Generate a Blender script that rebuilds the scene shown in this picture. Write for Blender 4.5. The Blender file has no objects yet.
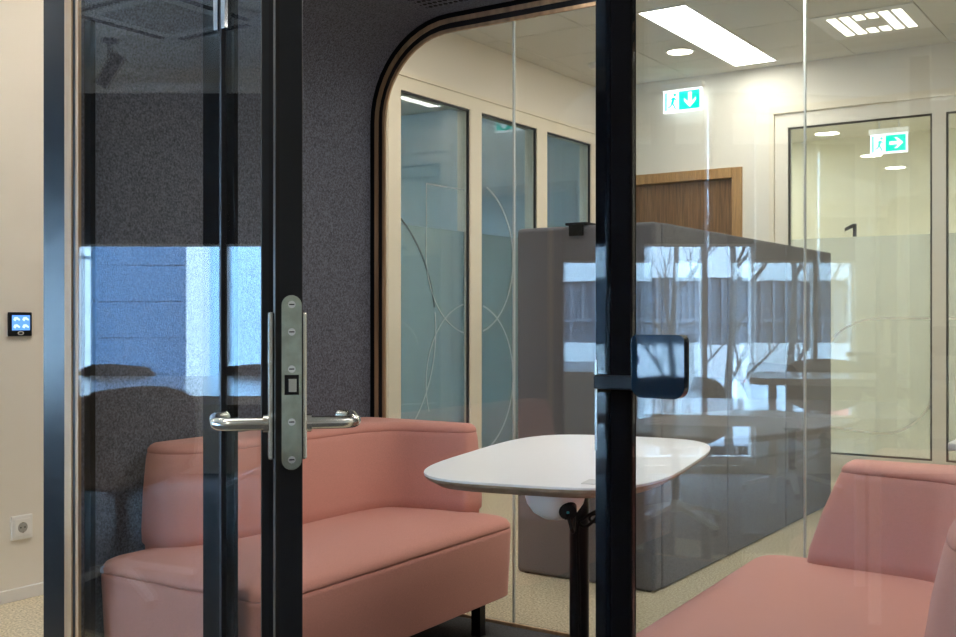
import bpy, bmesh, math, random
from math import sin, cos, pi, radians, sqrt
from mathutils import Matrix, Vector
from mathutils.geometry import tessellate_polygon

random.seed(7)
scene = bpy.context.scene
COL = scene.collection

# ------------------------------------------------------------------ camera
H = 1.12                     # eye height
FPX = 1070.0                 # focal length in pixels of the 956 px wide frame
YAW = radians(34.0)
cam_d = bpy.data.cameras.new('camera')
cam_d.sensor_width = 36.0
cam_d.lens = 36.0 * FPX / 956.0
cam_d.clip_start = 0.05
cam_d.clip_end = 300
cam = bpy.data.objects.new('camera', cam_d)
cam.location = (0, 0, H)
cam.rotation_euler = (pi / 2, 0, YAW)
COL.objects.link(cam)
scene.camera = cam
FW = (-sin(YAW), cos(YAW))
RT = (cos(YAW), sin(YAW))

# ------------------------------------------------------------------ sky, exposure
world = bpy.data.worlds.new('overcast_sky')
scene.world = world
world.use_nodes = True
bg = world.node_tree.nodes['Background']
bg.inputs[0].default_value = (0.46, 0.72, 1.0, 1)
bg.inputs[1].default_value = 21.0
vs = scene.view_settings
vs.view_transform = 'Standard'
vs.look = 'None'
vs.gamma = 1.0
vs.use_curve_mapping = False
vs.exposure = 1.05
cy = scene.cycles
cy.use_denoising = True
cy.max_bounces = 10
cy.diffuse_bounces = 5
cy.glossy_bounces = 6
cy.transmission_bounces = 8
cy.transparent_max_bounces = 32
cy.sample_clamp_indirect = 6.0
cy.caustics_reflective = False
cy.caustics_refractive = False

LAMP_PANEL = 9.0       # radiance of the ceiling lamps
LAMP_WARM = (1.0, 0.88, 0.70)

# ------------------------------------------------------------------ mesh helpers
class B:
    """collects shapes; make() links them as one mesh object"""
    def __init__(s):
        s.v = []; s.f = []
    def add(s, vs_, fs_):
        n = len(s.v)
        s.v += [tuple(p) for p in vs_]
        s.f += [tuple(i + n for i in f) for f in fs_]
        return s
    def box(s, x0, x1, y0, y1, z0, z1):
        return s.add([(x0,y0,z0),(x1,y0,z0),(x1,y1,z0),(x0,y1,z0),(x0,y0,z1),(x1,y0,z1),(x1,y1,z1),(x0,y1,z1)],
                     [(0,3,2,1),(4,5,6,7),(0,1,5,4),(1,2,6,5),(2,3,7,6),(3,0,4,7)])
    def loft(s, loops, cap0=True, cap1=True):
        n = len(loops[0]); vs_ = [p for L in loops for p in L]; fs_ = []
        for k in range(len(loops) - 1):
            for i in range(n):
                j = (i + 1) % n
                fs_.append((k*n+i, k*n+j, (k+1)*n+j, (k+1)*n+i))
        for on, L, o_ in ((cap0, loops[0], 0), (cap1, loops[-1], (len(loops)-1)*n)):
            if not on: continue
            if n <= 4: fs_.append(tuple(o_ + i for i in range(n))); continue
            for tr_ in tessellate_polygon([[Vector(p) for p in L]]): fs_.append(tuple(o_ + i for i in tr_))
        return s.add(vs_, fs_)
    def prism(s, poly, z0, z1):                       # polygon in xy
        return s.loft([[(x,y,z0) for x,y in poly], [(x,y,z1) for x,y in poly]])
    def prism_y(s, poly, y0, y1):                     # polygon in xz
        return s.loft([[(x,y0,z) for x,z in poly], [(x,y1,z) for x,z in poly]])
    def prism_x(s, poly, x0, x1):                     # polygon in yz
        return s.loft([[(x0,y,z) for y,z in poly], [(x1,y,z) for y,z in poly]])
    def ring_y(s, outer, inner, y0, y1):              # tube wall between two loops in xz
        n = len(outer)
        vs_ = [(x,y0,z) for x,z in outer] + [(x,y1,z) for x,z in outer] + [(x,y0,z) for x,z in inner] + [(x,y1,z) for x,z in inner]
        fs_ = []
        for i in range(n):
            j = (i+1) % n
            fs_ += [(i,j,n+j,n+i), (2*n+i,3*n+i,3*n+j,2*n+j), (i,2*n+i,2*n+j,j), (n+i,n+j,3*n+j,3*n+i)]
        return s.add(vs_, fs_)
    def tube(s, pts, rad, n=10, cap=True):
        pts = [Vector(p) for p in pts]
        if not isinstance(rad, (list, tuple)): rad = [rad]*len(pts)
        loops = []; up = None
        for i, p in enumerate(pts):
            t = (pts[min(i+1, len(pts)-1)] - pts[max(i-1, 0)]).normalized()
            if up is None:
                up = Vector((0,0,1)) if abs(t.z) < .9 else Vector((1,0,0))
            a = t.cross(up).normalized(); b = a.cross(t).normalized(); up = b
            loops.append([tuple(p + rad[i]*(cos(2*pi*k/n)*a + sin(2*pi*k/n)*b)) for k in range(n)])
        return s.loft(loops, cap, cap)
    def lathe(s, prof, n=24, c=(0,0), caps=True):
        loops = [[(c[0]+r*cos(2*pi*k/n), c[1]+r*sin(2*pi*k/n), z) for k in range(n)] for r, z in prof]
        return s.loft(loops, caps, caps)
    def cyl(s, x, y, z0, z1, r, n=20):
        return s.lathe([(r,z0),(r,z1)], n, (x,y))
    def map(s, M):
        s.v = [tuple(M @ Vector(p)) for p in s.v]; return s
    def make(s, name, mat, parent=None, smooth=None, bevel=0.0, seg=2, world=False):
        me = bpy.data.meshes.new(name)
        vs_ = s.v
        if world and parent is not None:
            q = parent
            off = Vector((0,0,0))
            while q is not None:
                off += q.location; q = q.parent
            vs_ = [tuple(Vector(p) - off) for p in vs_]
        me.from_pydata(vs_, [], s.f)
        bm = bmesh.new(); bm.from_mesh(me)
        bmesh.ops.recalc_face_normals(bm, faces=bm.faces)
        bm.to_mesh(me); bm.free()
        if smooth:
            me.polygons.foreach_set('use_smooth', [True]*len(me.polygons))
            me.set_sharp_from_angle(angle=radians(smooth))
        o = bpy.data.objects.new(name, me)
        if mat is not None: me.materials.append(mat)
        COL.objects.link(o)
        if parent is not None: o.parent = parent
        if bevel:
            m = o.modifiers.new('bevel', 'BEVEL'); m.width = bevel; m.segments = seg
            m.limit_method = 'ANGLE'; m.angle_limit = radians(40)
        return o

def tag(o, label=None, cat=None, group=None, kind=None):
    if label: o['label'] = label
    if cat: o['category'] = cat
    if group: o['group'] = group
    if kind: o['kind'] = kind
    return o
def thing(name, label, cat, loc=(0,0,0), rz=0.0, group=None, kind=None):
    o = bpy.data.objects.new(name, None)
    o.location = loc; o.rotation_euler = (0,0,rz); o.empty_display_size = .1
    COL.objects.link(o)
    return tag(o, label, cat, group, kind)
def copy_tree(o, parent=None):
    c = o.copy(); COL.objects.link(c)
    if parent is not None: c.parent = parent
    for ch in list(o.children): copy_tree(ch, c)
    return c

def rrect(x0, x1, z0, z1, rt, rb=None, n=10):
    """rounded rectangle loop, rt = radius of the high-z corners, rb of the low-z ones"""
    rb = rt if rb is None else rb
    out = []
    for cx, cz, r, a0 in ((x1-rb, z0+rb, rb, -90), (x1-rt, z1-rt, rt, 0), (x0+rt, z1-rt, rt, 90), (x0+rb, z0+rb, rb, 180)):
        for k in range(n+1):
            a = radians(a0 + 90*k/n)
            out.append((cx + r*cos(a), cz + r*sin(a)))
    return out
def chaikin(p, it=3):
    for _ in range(it):
        q = []
        for i in range(len(p)):
            a, b = p[i], p[(i+1) % len(p)]
            q += [(a[0]*.75+b[0]*.25, a[1]*.75+b[1]*.25), (a[0]*.25+b[0]*.75, a[1]*.25+b[1]*.75)]
        p = q
    return p
def inset(p, d):
    n = len(p); out = []
    area = sum(p[i][0]*p[(i+1)%n][1]-p[(i+1)%n][0]*p[i][1] for i in range(n))
    sgn = 1 if area > 0 else -1
    for i in range(n):
        ax, ay = p[i-1]; bx, by = p[(i+1) % n]
        tx, ty = bx-ax, by-ay; L = sqrt(tx*tx+ty*ty) or 1
        out.append((p[i][0] - sgn*ty/L*d, p[i][1] + sgn*tx/L*d))
    return out

# photo pixel -> places; a pixel gives the direction, the plane gives the distance
def ray(px): l = (px-478)/FPX; return (FW[0]+l*RT[0], FW[1]+l*RT[1])
def on_y(px, Y): r = ray(px); return r[0]/r[1]*Y
def on_x(px, X): r = ray(px); return r[1]/r[0]*X
YF, YB = 1.85, 3.20          # front and rear glass planes of the booth
def seen_in_front_glass(px, Z):      # where a thing mirrored in the booth front really stands
    r = ray(px); return (r[0]*Z, 2*YF - r[1]*Z)

# ------------------------------------------------------------------ materials
def mat(name, col, rough=.5, metal=0.0, noise=None, bump=None, spec=.5, stretch=(1,1,1), col2=None, sheen=0.0):
    m = bpy.data.materials.new(name); m.use_nodes = True
    nt = m.node_tree; p = nt.nodes['Principled BSDF']
    p.inputs['Base Color'].default_value = (*col, 1)
    p.inputs['Roughness'].default_value = rough
    p.inputs['Metallic'].default_value = metal
    p.inputs['Specular IOR Level'].default_value = spec
    if sheen: p.inputs['Sheen Weight'].default_value = sheen
    if noise or bump:
        tc = nt.nodes.new('ShaderNodeTexCoord'); mp = nt.nodes.new('ShaderNodeMapping')
        mp.inputs['Scale'].default_value = stretch
        nt.links.new(tc.outputs['Object'], mp.inputs[0])
    if noise:
        sc, amt = noise
        nz = nt.nodes.new('ShaderNodeTexNoise'); nz.inputs['Scale'].default_value = sc; nz.inputs['Detail'].default_value = 4
        nt.links.new(mp.outputs[0], nz.inputs[0])
        rp = nt.nodes.new('ShaderNodeValToRGB')
        a = col2 or tuple(c*(1-amt) for c in col)
        b = tuple(min(1, c*(1+amt)) for c in col)
        rp.color_ramp.elements[0].position = .32; rp.color_ramp.elements[1].position = .68
        rp.color_ramp.elements[0].color = (*a, 1); rp.color_ramp.elements[1].color = (*b, 1)
        nt.links.new(nz.outputs[0], rp.inputs[0]); nt.links.new(rp.outputs[0], p.inputs['Base Color'])
    if bump:
        sc, st = bump
        nz = nt.nodes.new('ShaderNodeTexNoise'); nz.inputs['Scale'].default_value = sc; nz.inputs['Detail'].default_value = 3
        nt.links.new(mp.outputs[0], nz.inputs[0])
        bp = nt.nodes.new('ShaderNodeBump'); bp.inputs['Strength'].default_value = st; bp.inputs['Distance'].default_value = .004
        nt.links.new(nz.outputs[0], bp.inputs['Height']); nt.links.new(bp.outputs[0], p.inputs['Normal'])
    return m
def emit(name, col, st):
    m = bpy.data.materials.new(name); m.use_nodes = True
    nt = m.node_tree; nt.nodes.clear()
    e = nt.nodes.new('ShaderNodeEmission'); o = nt.nodes.new('ShaderNodeOutputMaterial')
    e.inputs[0].default_value = (*col, 1); e.inputs[1].default_value = st
    nt.links.new(e.outputs[0], o.inputs[0]); return m
def glass(name, tint, f0):
    """clear pane: straight transmission plus Fresnel mirror reflection on each face"""
    m = bpy.data.materials.new(name); m.use_nodes = True
    nt = m.node_tree; nt.nodes.clear(); N = nt.nodes.new; L = nt.links.new
    g = N('ShaderNodeNewGeometry'); d = N('ShaderNodeVectorMath'); d.operation = 'DOT_PRODUCT'
    L(g.outputs['Normal'], d.inputs[0]); L(g.outputs['Incoming'], d.inputs[1])
    def M(op, a, b=None):
        n = N('ShaderNodeMath'); n.operation = op
        for i, x in enumerate((a, b)):
            if x is None: continue
            if isinstance(x, (int, float)): n.inputs[i].default_value = x
            else: L(x, n.inputs[i])
        return n.outputs[0]
    c = M('ABSOLUTE', d.outputs['Value']); k = M('SUBTRACT', 1.0, c); k = M('POWER', k, 5.0)
    k = M('MULTIPLY', k, 1-f0); k = M('ADD', k, f0)
    t = N('ShaderNodeBsdfTransparent'); t.inputs[0].default_value = (*tint, 1)
    gl = N('ShaderNodeBsdfGlossy'); gl.inputs['Roughness'].default_value = 0.0
    mx = N('ShaderNodeMixShader'); L(k, mx.inputs[0]); L(t.outputs[0], mx.inputs[1]); L(gl.outputs[0], mx.inputs[2])
    o = N('ShaderNodeOutputMaterial'); L(mx.outputs[0], o.inputs[0]); return m
def film(name, col, through):
    """frosted film: scatters most light, lets a little straight through"""
    m = bpy.data.materials.new(name); m.use_nodes = True
    nt = m.node_tree; nt.nodes.clear(); N = nt.nodes.new; L = nt.links.new
    df = N('ShaderNodeBsdfDiffuse'); tr = N('ShaderNodeBsdfTranslucent'); tp = N('ShaderNodeBsdfTransparent')
    df.inputs[0].default_value = (*col, 1); tr.inputs[0].default_value = (*col, 1)
    a = N('ShaderNodeMixShader'); a.inputs[0].default_value = .65; L(df.outputs[0], a.inputs[1]); L(tr.outputs[0], a.inputs[2])
    b = N('ShaderNodeMixShader'); b.inputs[0].default_value = through; L(a.outputs[0], b.inputs[1]); L(tp.outputs[0], b.inputs[2])
    o = N('ShaderNodeOutputMaterial'); L(b.outputs[0], o.inputs[0]); return m

M_wall   = mat('cream_wall_paint', (.80,.745,.66), .85, bump=(180,.06))
M_wall2  = mat('white_wall_paint', (.80,.76,.68), .85, bump=(180,.06))
M_blue   = mat('meeting_room_paint', (.55,.66,.72), .85)
M_yell   = mat('corridor_paint', (.84,.82,.70), .85)
M_tile   = mat('ceiling_tile_board', (.74,.72,.67), .9, noise=(300,.03))
M_slab   = mat('ceiling_grid_paint', (.50,.48,.44), .9)
M_carpet = mat('beige_loop_carpet', (.66,.58,.43), .95, noise=(110,.30), bump=(160,.6), col2=(.40,.34,.24))
M_gcarp  = mat('dark_grey_office_carpet', (.10,.10,.105), .95, noise=(90,.35), bump=(160,.5))
M_dcarp  = mat('charcoal_booth_carpet', (.06,.06,.065), .95, noise=(140,.4), bump=(200,.5))
M_felt   = mat('charcoal_wool_felt', (.085,.092,.118), .95, noise=(165,.60), bump=(260,.5), sheen=.15)
M_grey   = mat('grey_screen_felt', (.155,.152,.165), .95, noise=(260,.35), bump=(260,.4))
M_black  = mat('black_powder_coat', (.006,.007,.009), .40, spec=.22)
M_satin  = mat('satin_black_paint', (.006,.008,.011), .30, spec=.30)
M_matte  = mat('matte_black_rubber', (.008,.008,.008), .7, spec=.2)
M_flat   = mat('flat_black_film', (.004,.004,.005), .9, spec=.05)
M_piano  = mat('polished_black_glass_print', (.003,.004,.006), .03, spec=.45)
M_ply    = mat('birch_plywood_edge', (.46,.30,.17), .55, noise=(30,.25), stretch=(1,1,.05))
M_oak    = mat('oak_veneer', (.42,.24,.10), .5, noise=(18,.22), stretch=(6,6,.35))
M_walnut = mat('brown_door_veneer', (.20,.105,.045), .5, noise=(16,.3), stretch=(7,7,.3))
M_pink   = mat('dusty_pink_upholstery', (.56,.248,.200), .8, noise=(420,.10), bump=(520,.25), sheen=.12)
M_lam    = mat('white_laminate', (.86,.86,.88), .28)
M_lam2   = mat('glossy_white_laminate', (.86,.86,.88), .12)
M_edge   = mat('table_underside_birch', (.36,.27,.19), .55, noise=(40,.2))
M_white  = mat('white_plastic', (.82,.81,.79), .35)
M_frame  = mat('cream_window_frame', (.80,.73,.60), .5)
M_frameW = mat('white_window_frame', (.82,.78,.69), .5)
M_skirt  = mat('white_skirting', (.80,.78,.75), .5)
M_seal   = mat('black_seal', (.01,.01,.012), .5)
M_steel  = mat('brushed_steel', (.55,.55,.51), .22, 1.0)
M_plate  = mat('greenish_lock_steel', (.40,.44,.38), .16, 1.0, noise=(60,.12))
M_chrome = mat('polished_chrome', (.75,.75,.77), .12, 1.0)
M_boxgl = mat('dark_blue_gloss', (.004,.016,.035), .03, spec=.6)
M_glass  = glass('clear_booth_glass', (.97,.985,.98), .068)
M_glassP = glass('partition_glass', (.93,.97,.97), .06)
M_glassW = glass('facade_glass', (.98,.99,.99), .03)
M_jointg = mat('clear_glass_joint', (.55,.58,.56), .25)
M_film   = film('frosted_film', (.42,.50,.50), .25)
M_film2  = film('frosted_film_pale', (.74,.75,.73), .45)
M_line   = mat('cut_line_in_film', (.42,.46,.45), .4)
M_lineW  = mat('cut_line_in_pale_film', (.90,.90,.84), .4)
M_lineD  = mat('cut_line_in_film_clear', (.05,.07,.08), .3)
M_ink    = mat('black_print', (.012,.012,.012), .6)
M_blind  = mat('charcoal_blind_cloth', (.055,.058,.065), .9)
M_shell  = mat('taupe_shell_felt', (.16,.135,.115), .9, noise=(200,.2))
M_lgrey  = mat('light_grey_metal', (.60,.60,.60), .4)
M_lampP  = emit('cool_panel_light', (1.0,.95,.87), LAMP_PANEL)
M_lampW  = emit('warm_lamp_light', LAMP_WARM, LAMP_PANEL)
M_lampC  = emit('corridor_fill_light', (1.0,.95,.86), 44.0)
M_lampD  = emit('wall_lamp_light', (1.0,.90,.76), 44.0)
M_lampQ  = emit('corridor_fill_panel', (1.0,.96,.88), 10.5)
M_lampG  = emit('grid_lamp_light', (1.0,.93,.78), 2.2)
M_sgreen = emit('sign_green_light', (.0,.62,.44), 1.3)
M_swhite = emit('sign_white_light', (.93,1.0,1.0), 1.6)
M_screen = emit('blue_touch_screen', (.10,.27,.72), .9)
M_screen2= emit('pale_screen_icon', (.42,.60,1.0), 1.0)

# ------------------------------------------------------------------ room shell
CEIL = 2.92
XW, YE = -3.90, 7.50         # meeting-room wall and far wall
ZW = 7.7
def WL(L, off=0.0):          # along the daylight window wall behind the camera; off = outwards
    bx, by = seen_in_front_glass(478, ZW)
    return (bx + .829*L - .559*off, by - .559*L - .829*off)
XO = -8.79
A_, B_ = WL(-5), WL(8)
outline = [A_, B_, (4, B_[1]), (4, 11.02), (-4.4, 11.02), (-4.4, YE+.12), (A_[0], YE+.12)]
fl = B().prism(outline, -.14, 0).make('floor', M_carpet)
tag(fl, 'beige mottled loop carpet covering the office floor', 'floor', kind='structure')
ce = B().prism(outline, CEIL+.014, CEIL+.2).make('ceiling', M_slab)
tag(ce, 'suspended office ceiling of pale square tiles', 'ceiling', kind='structure')
fo = B().prism([(A_[0]+.002,1.30), WL(-4.998,-.002), WL(7.99,-.002), (3.99,B_[1]+.01), (3.99,1.30)], 0, .004).make('floor_office', M_gcarp)
tag(fo, 'dark grey carpet field of the open office before the windows', 'floor', kind='structure')
tile0 = None
for i in range(-4, 6):
    for j in range(-9, 2):
        x0, y0 = -1.945 + .6*i, 6.43 + .6*j
        x1, y1 = min(x0+.594, 3.99), min(y0+.594, YE-.003)
        x0c = max(x0, XW+.003)
        if x1 - x0c < .05 or y1 - y0 < .05: continue
        if abs(x1-x0c-.594) < 1e-6 and abs(y1-y0-.594) < 1e-6:
            if tile0 is None:
                tile0 = B().box(0,.594,0,.594,0,.014).make('ceiling_tile', M_tile, ce)
                tile0.location = (x0, y0, CEIL); continue
            t = tile0.copy(); COL.objects.link(t); t.location = (x0, y0, CEIL)
        else:
            B().box(x0c,x1,y0,y1,CEIL,CEIL+.014).make('ceiling_tile', M_tile, ce)
# ceiling field away from the tile grid (towards the windows and in the next rooms)
B().prism([A_, B_, (4,B_[1]), (4,1.02), (-4.02,1.02), (-4.02,1.8), (A_[0],1.8)], CEIL, CEIL+.014).make('ceiling_board', M_tile, ce)
B().box(A_[0],-4.02,1.92,YE,CEIL,CEIL+.014).make('ceiling_board', M_tile, ce)
B().box(-4.4,4,YE+.12,10.9,CEIL,CEIL+.014).make('ceiling_board', M_tile, ce)
B().box(1.66,4,1.03,YE,CEIL,CEIL+.014).make('ceiling_board', M_tile, ce)

def wall_cells(u0, u1, z0, z1, holes):
    us = sorted({u0,u1,*[h[0] for h in holes],*[h[1] for h in holes]})
    zs = sorted({z0,z1,*[h[2] for h in holes],*[h[3] for h in holes]})
    for a, b in zip(us, us[1:]):
        for c, d in zip(zs, zs[1:]):
            um, zm = (a+b)/2, (c+d)/2
            if not any(h[0] < um < h[1] and h[2] < zm < h[3] for h in holes): yield a, b, c, d
def wall_x(name, X0, X1, y0, y1, holes, m, label):
    b = B()
    for a, c, z0, z1 in wall_cells(y0, y1, 0, CEIL, holes): b.box(X0,X1,a,c,z0,z1)
    return tag(b.make(name, m), label, 'wall', kind='structure')
def wall_y(name, Y0, Y1, x0, x1, holes, m, label):
    b = B()
    for a, c, z0, z1 in wall_cells(x0, x1, 0, CEIL, holes): b.box(a,c,Y0,Y1,z0,z1)
    return tag(b.make(name, m), label, 'wall', kind='structure')
WT, WB = 2.56, .06           # head and foot of the interior glazing
wall_x('wall_left', XW-.12, XW, 1.8, YE, [(4.84,7.41,WB,WT)], M_wall, 'cream plaster wall with socket, control panel and glazed strip')
DX0, DX1, DZ = -3.76, -2.747, 2.22
WX0, WX1 = -2.506, -.30
wall_y('wall_back', YE, YE+.12, XW, 4, [(DX0,DX1,0,DZ),(WX0,WX1,.09,WT+.01)], M_wall2, 'white plaster wall with wooden door and tall glazing')
wall_y('wall_meeting_room_side', 1.8, 1.92, A_[0], XW-.12, [], M_wall, 'cream wall closing the meeting room towards the office')
wall_y('wall_meeting_room_end', YE, YE+.12, A_[0], XW, [], M_blue, 'pale blue end wall inside the meeting room')
wall_x('wall_meeting_room_outer', A_[0]-.12, A_[0], A_[1], YE+.12, [(3.6,5.0,1.2,2.3)], M_blue, 'outer wall of the meeting room with a wide window')
wall_x('wall_right', 4, 4.12, B_[1], 11.02, [], M_wall2, 'white side wall of the office')
wall_y('wall_front_side', B_[1]-.12, B_[1], B_[0], 4.12, [], M_wall2, 'short white wall beside the daylight windows')
wall_x('wall_corridor_left', -4.52, -4.4, YE+.12, 10.9, [], M_yell, 'pale yellow wall of the corridor behind the glazing')
wall_y('wall_corridor_end', 10.9, 11.02, -4.52, 4.12, [], M_yell, 'pale yellow end wall of the corridor behind the glazing')
# skirtings
tag(B().box(XW, XW+.014, 1.82, 4.83, 0, .05).make('baseboard_left', M_skirt, bevel=.003), 'white skirting board along the cream wall', 'baseboard', kind='structure')
tag(B().box(DX1+.03, WX0-.02, YE-.014, YE, 0, .05).make('baseboard_back', M_skirt, bevel=.003), 'white skirting board beside the wooden door', 'baseboard', kind='structure')

# ---- daylight window wall behind the camera, seen only as a mirror image
GL0, GL1 = -4.1, 2.0
b = B()
MW = Matrix(((.829, .559, 0, WL(0)[0]), (-.559, .829, 0, WL(0)[1]), (0,0,1,0), (0,0,0,1)))   # local x along wall, y into the room
for a, c, z0, z1 in wall_cells(-5.05, 8.05, 0, CEIL, [(GL0,-.1,.60,2.74),(-.1,GL1,.06,2.74)]): b.box(a,c,-.2,0,z0,z1)
tag(b.map(MW).make('wall_front', M_wall2), 'white window wall facing the booth front, behind the viewer', 'wall', kind='structure')
posts = [GL0, -1.83, -.1, 1.64, GL1]
b = B()
for k, L in enumerate(posts): b.box(L-.022, L+.022, -.13, -.05, (.60 if L < -.2 else .06), 2.74)
b.box(-.1, GL1, -.13, -.05, .06, .12).box(GL0, -.1, -.13, -.05, .60, .66).box(GL0, GL1, -.13, -.05, 2.68, 2.74)
w3 = tag(b.map(MW).make('window_3', M_white), 'floor-to-ceiling daylight windows behind the viewer, reflected in the booth', 'window', kind='structure')
for a, c in zip(posts, posts[1:]):
    B().box(a+.03, c-.03, -.10, -.088, (.66 if a < -.2 else .12), 2.68).map(MW).make('pane', M_glassW, w3)
for a, c in zip(posts, posts[1:]):
    t = thing('roller_blind', 'charcoal roller blind lowered to eye level over a daylight window', 'blind', (*WL((a+c)/2),1.655), group='roller blinds on the daylight windows')
    B().box(a+.015, c-.015, .02, .024, 1.655, 2.74).map(MW).make('blind_cloth', M_blind, t, world=True)
    B().box(a+.015, c-.015, .012, .032, 1.635, 1.655).map(MW).make('bottom_bar', M_lgrey, t, world=True)
    B().box(a+.015, c-.015, .005, .075, 2.735, 2.80).map(MW).make('cassette', M_white, t, world=True)

# meeting room outer window
wx = A_[0]
b = B()
for y in (3.6, 4.275, 4.95): b.box(wx-.09, wx-.03, y, y+.05, 1.2, 2.3)
b.box(wx-.09, wx-.03, 3.6, 5.0, 1.2, 1.26).box(wx-.09, wx-.03, 3.6, 5.0, 2.24, 2.3)
w4 = tag(b.make('window_4', M_frameW), 'outer window of the meeting room', 'window', kind='structure')
B().box(wx-.066, wx-.054, 3.65, 4.95, 1.26, 2.24).make('pane', M_glassW, w4)

# ------------------------------------------------------------------ interior glazing, left wall
FZ = 1.68                    # upper edge of the frosted film
panes = [(4.955,5.676), (5.807,6.513), (6.654,7.326)]
b = B()
y_edges = [4.84] + [v for p in panes for v in p] + [7.41]
for k in range(0, 8, 2): b.box(XW-.09, XW+.012, y_edges[k], y_edges[k+1], WB, WT)
for y0, y1 in panes:
    b.box(XW-.09, XW+.012, y0, y1, 2.465, WT).box(XW-.09, XW+.012, y0, y1, WB, .16)
w1 = tag(b.make('window_1', M_frame), 'cream framed glazing of the meeting room with three tall panes', 'window', kind='structure')
B().box(XW-.001, XW+.022, 4.80, 7.44, WT-.012, WT+.012).make('head_trim', M_frame, w1)
for k, (y0, y1) in enumerate(panes):
    sl = B()
    s_ = .012
    sl.box(XW-.012, XW+.002, y1-s_, y1, .16, 2.465).box(XW-.012, XW+.002, y0, y1, 2.465-s_, 2.465).box(XW-.012, XW+.002, y0, y0+s_*.4, .16, 2.465)
    sl.make('seal', M_seal, w1)
    B().box(XW-.034, XW-.026, y0, y1, .16, 2.465).make('pane', M_glassP, w1)
    B().box(XW-.040, XW-.036, y0+.002, y1-.002, .162, FZ).make('frosted_film', M_film, w1)
def arc_x(yc, zc, r, a0, a1, w, m, ylim, zr=1.0, n=28):
    """line cut in the film: circular strip on the meeting-room glazing"""
    bb = B(); pts = []
    for k in range(n+1):
        a = radians(a0 + (a1-a0)*k/n)
        y, z = yc + r*cos(a), zc + zr*r*sin(a)
        pts.append((y, z, a))
    for (ya,za,aa), (yb,zb,ab) in zip(pts, pts[1:]):
        if not (ylim[0] < min(ya,yb) and max(ya,yb) < ylim[1]): continue
        q = [(ya-w/2*cos(aa), za-w/2*sin(aa)), (ya+w/2*cos(aa), za+w/2*sin(aa)), (yb+w/2*cos(ab), zb+w/2*sin(ab)), (yb-w/2*cos(ab), zb-w/2*sin(ab))]
        bb.prism_x(q, XW-.026, XW-.0235)
    if bb.v: bb.make('cut_line', m, w1)
arc_x(4.55, 1.05, .80, 10, 62, .012, M_lineD, panes[0])
arc_x(4.55, 1.05, .80, -50, 8, .010, M_line, panes[0])
arc_x(5.75, .72, .50, 60, 200, .009, M_line, panes[0])
arc_x(5.75, 1.52, .50, 175, 262, .009, M_line, panes[0])
arc_x(5.75, 1.52, .50, -75, 70, .012, M_line, panes[1])
arc_x(5.75, .72, .50, -70, 75, .012, M_line, panes[1])
B().box(XW-.026, XW-.0235, 5.25, 5.257, 1.52, 1.95).make('cut_line', M_line, w1)
B().box(XW-.026, XW-.0235, 5.257, 5.66, 1.943, 1.95).make('cut_line', M_line, w1)

# ------------------------------------------------------------------ far wall: door and glazing
b = B()
b.box(DX0, DX0+.075, YE-.02, YE+.12, 0, DZ).box(DX1-.075, DX1, YE-.02, YE+.12, 0, DZ).box(DX0+.075, DX1-.075, YE-.02, YE+.12, DZ-.075, DZ)
d1 = tag(b.make('door_1', M_oak, bevel=.004), 'brown wooden door in an oak frame behind the grey screen', 'door', kind='structure')
B().box(DX0+.077, DX1-.077, YE+.03, YE+.07, .005, DZ-.077).make('door_leaf', M_walnut, d1)
B().tube([(DX0+.14,YE+.03,1.05),(DX0+.14,YE-.02,1.05),(DX0+.27,YE-.02,1.05)], .009).make('handle', M_steel, d1, smooth=40)

px_ = [(-2.411,-1.456), (-1.372,-.40)]
zt, zb = 2.468, .183
b = B()
xe = [WX0, *[v for p in px_ for v in p], WX1]
for k in range(0, 6, 2): b.box(xe[k], xe[k+1], YE-.012, YE+.08, .09, WT+.01)
for x0, x1 in px_: b.box(x0, x1, YE-.012, YE+.08, zt, WT+.01).box(x0, x1, YE-.012, YE+.08, .09, zb)
w2 = tag(b.make('window_2', M_frameW), 'white framed corridor glazing with frosted lower half', 'window', kind='structure')
B().box(WX0-.035, WX1+.03, YE-.03, YE+.0, WT+.01, WT+.06).make('head_trim', M_frame, w2)
B().box(WX0-.035, WX0, YE-.03, YE+.0, .09, WT+.01).make('side_trim', M_frame, w2)
for x0, x1 in px_:
    sl = B(); s_ = .013
    sl.box(x0, x0+s_, YE-.002, YE+.012, zb, zt).box(x0, x1, YE-.002, YE+.012, zt-s_, zt).box(x1-s_, x1, YE-.002, YE+.012, zb, zt).box(x0, x1, YE-.002, YE+.012, zb, zb+s_)
    sl.make('seal', M_seal, w2)
    B().box(x0, x1, YE+.026, YE+.034, zb, zt).make('pane', M_glassP, w2)
    B().box(x0+.002, x1-.002, YE+.036, YE+.04, zb+.002, FZ).make('frosted_film', M_film2, w2)
def line_y(pts, w, m):
    bb = B()
    P = [Vector((x, 0, z)) for x, z in pts]
    for a, c in zip(P, P[1:]):
        t = (c-a).normalized(); n = Vector((-t.z, 0, t.x))*w/2
        bb.prism_y([((a-n).x,(a-n).z),((a+n).x,(a+n).z),((c+n).x,(c+n).z),((c-n).x,(c-n).z)], YE+.0235, YE+.026)
    bb.make('cut_line', M_lineW, w2)
def arcp(xc, zc, rx, rz, a0, a1, n=20): return [(xc+rx*cos(radians(a0+(a1-a0)*k/n)), zc+rz*sin(radians(a0+(a1-a0)*k/n))) for k in range(n+1)]
line_y(arcp(-1.78, .88, .36, .24, 180, 90, 14) + [(-1.46,1.12)], .013, M_line)
line_y([(-2.35,.385), (-1.85,.345)] + arcp(-1.80, .70, .35, .36, 262, 342, 14), .013, M_line)
line_y([(-1.368,1.12), (-1.15,1.11)], .013, M_line)
line_y(arcp(-1.12, .66, .20, .30, 110, 250, 16), .016, M_line)
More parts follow.
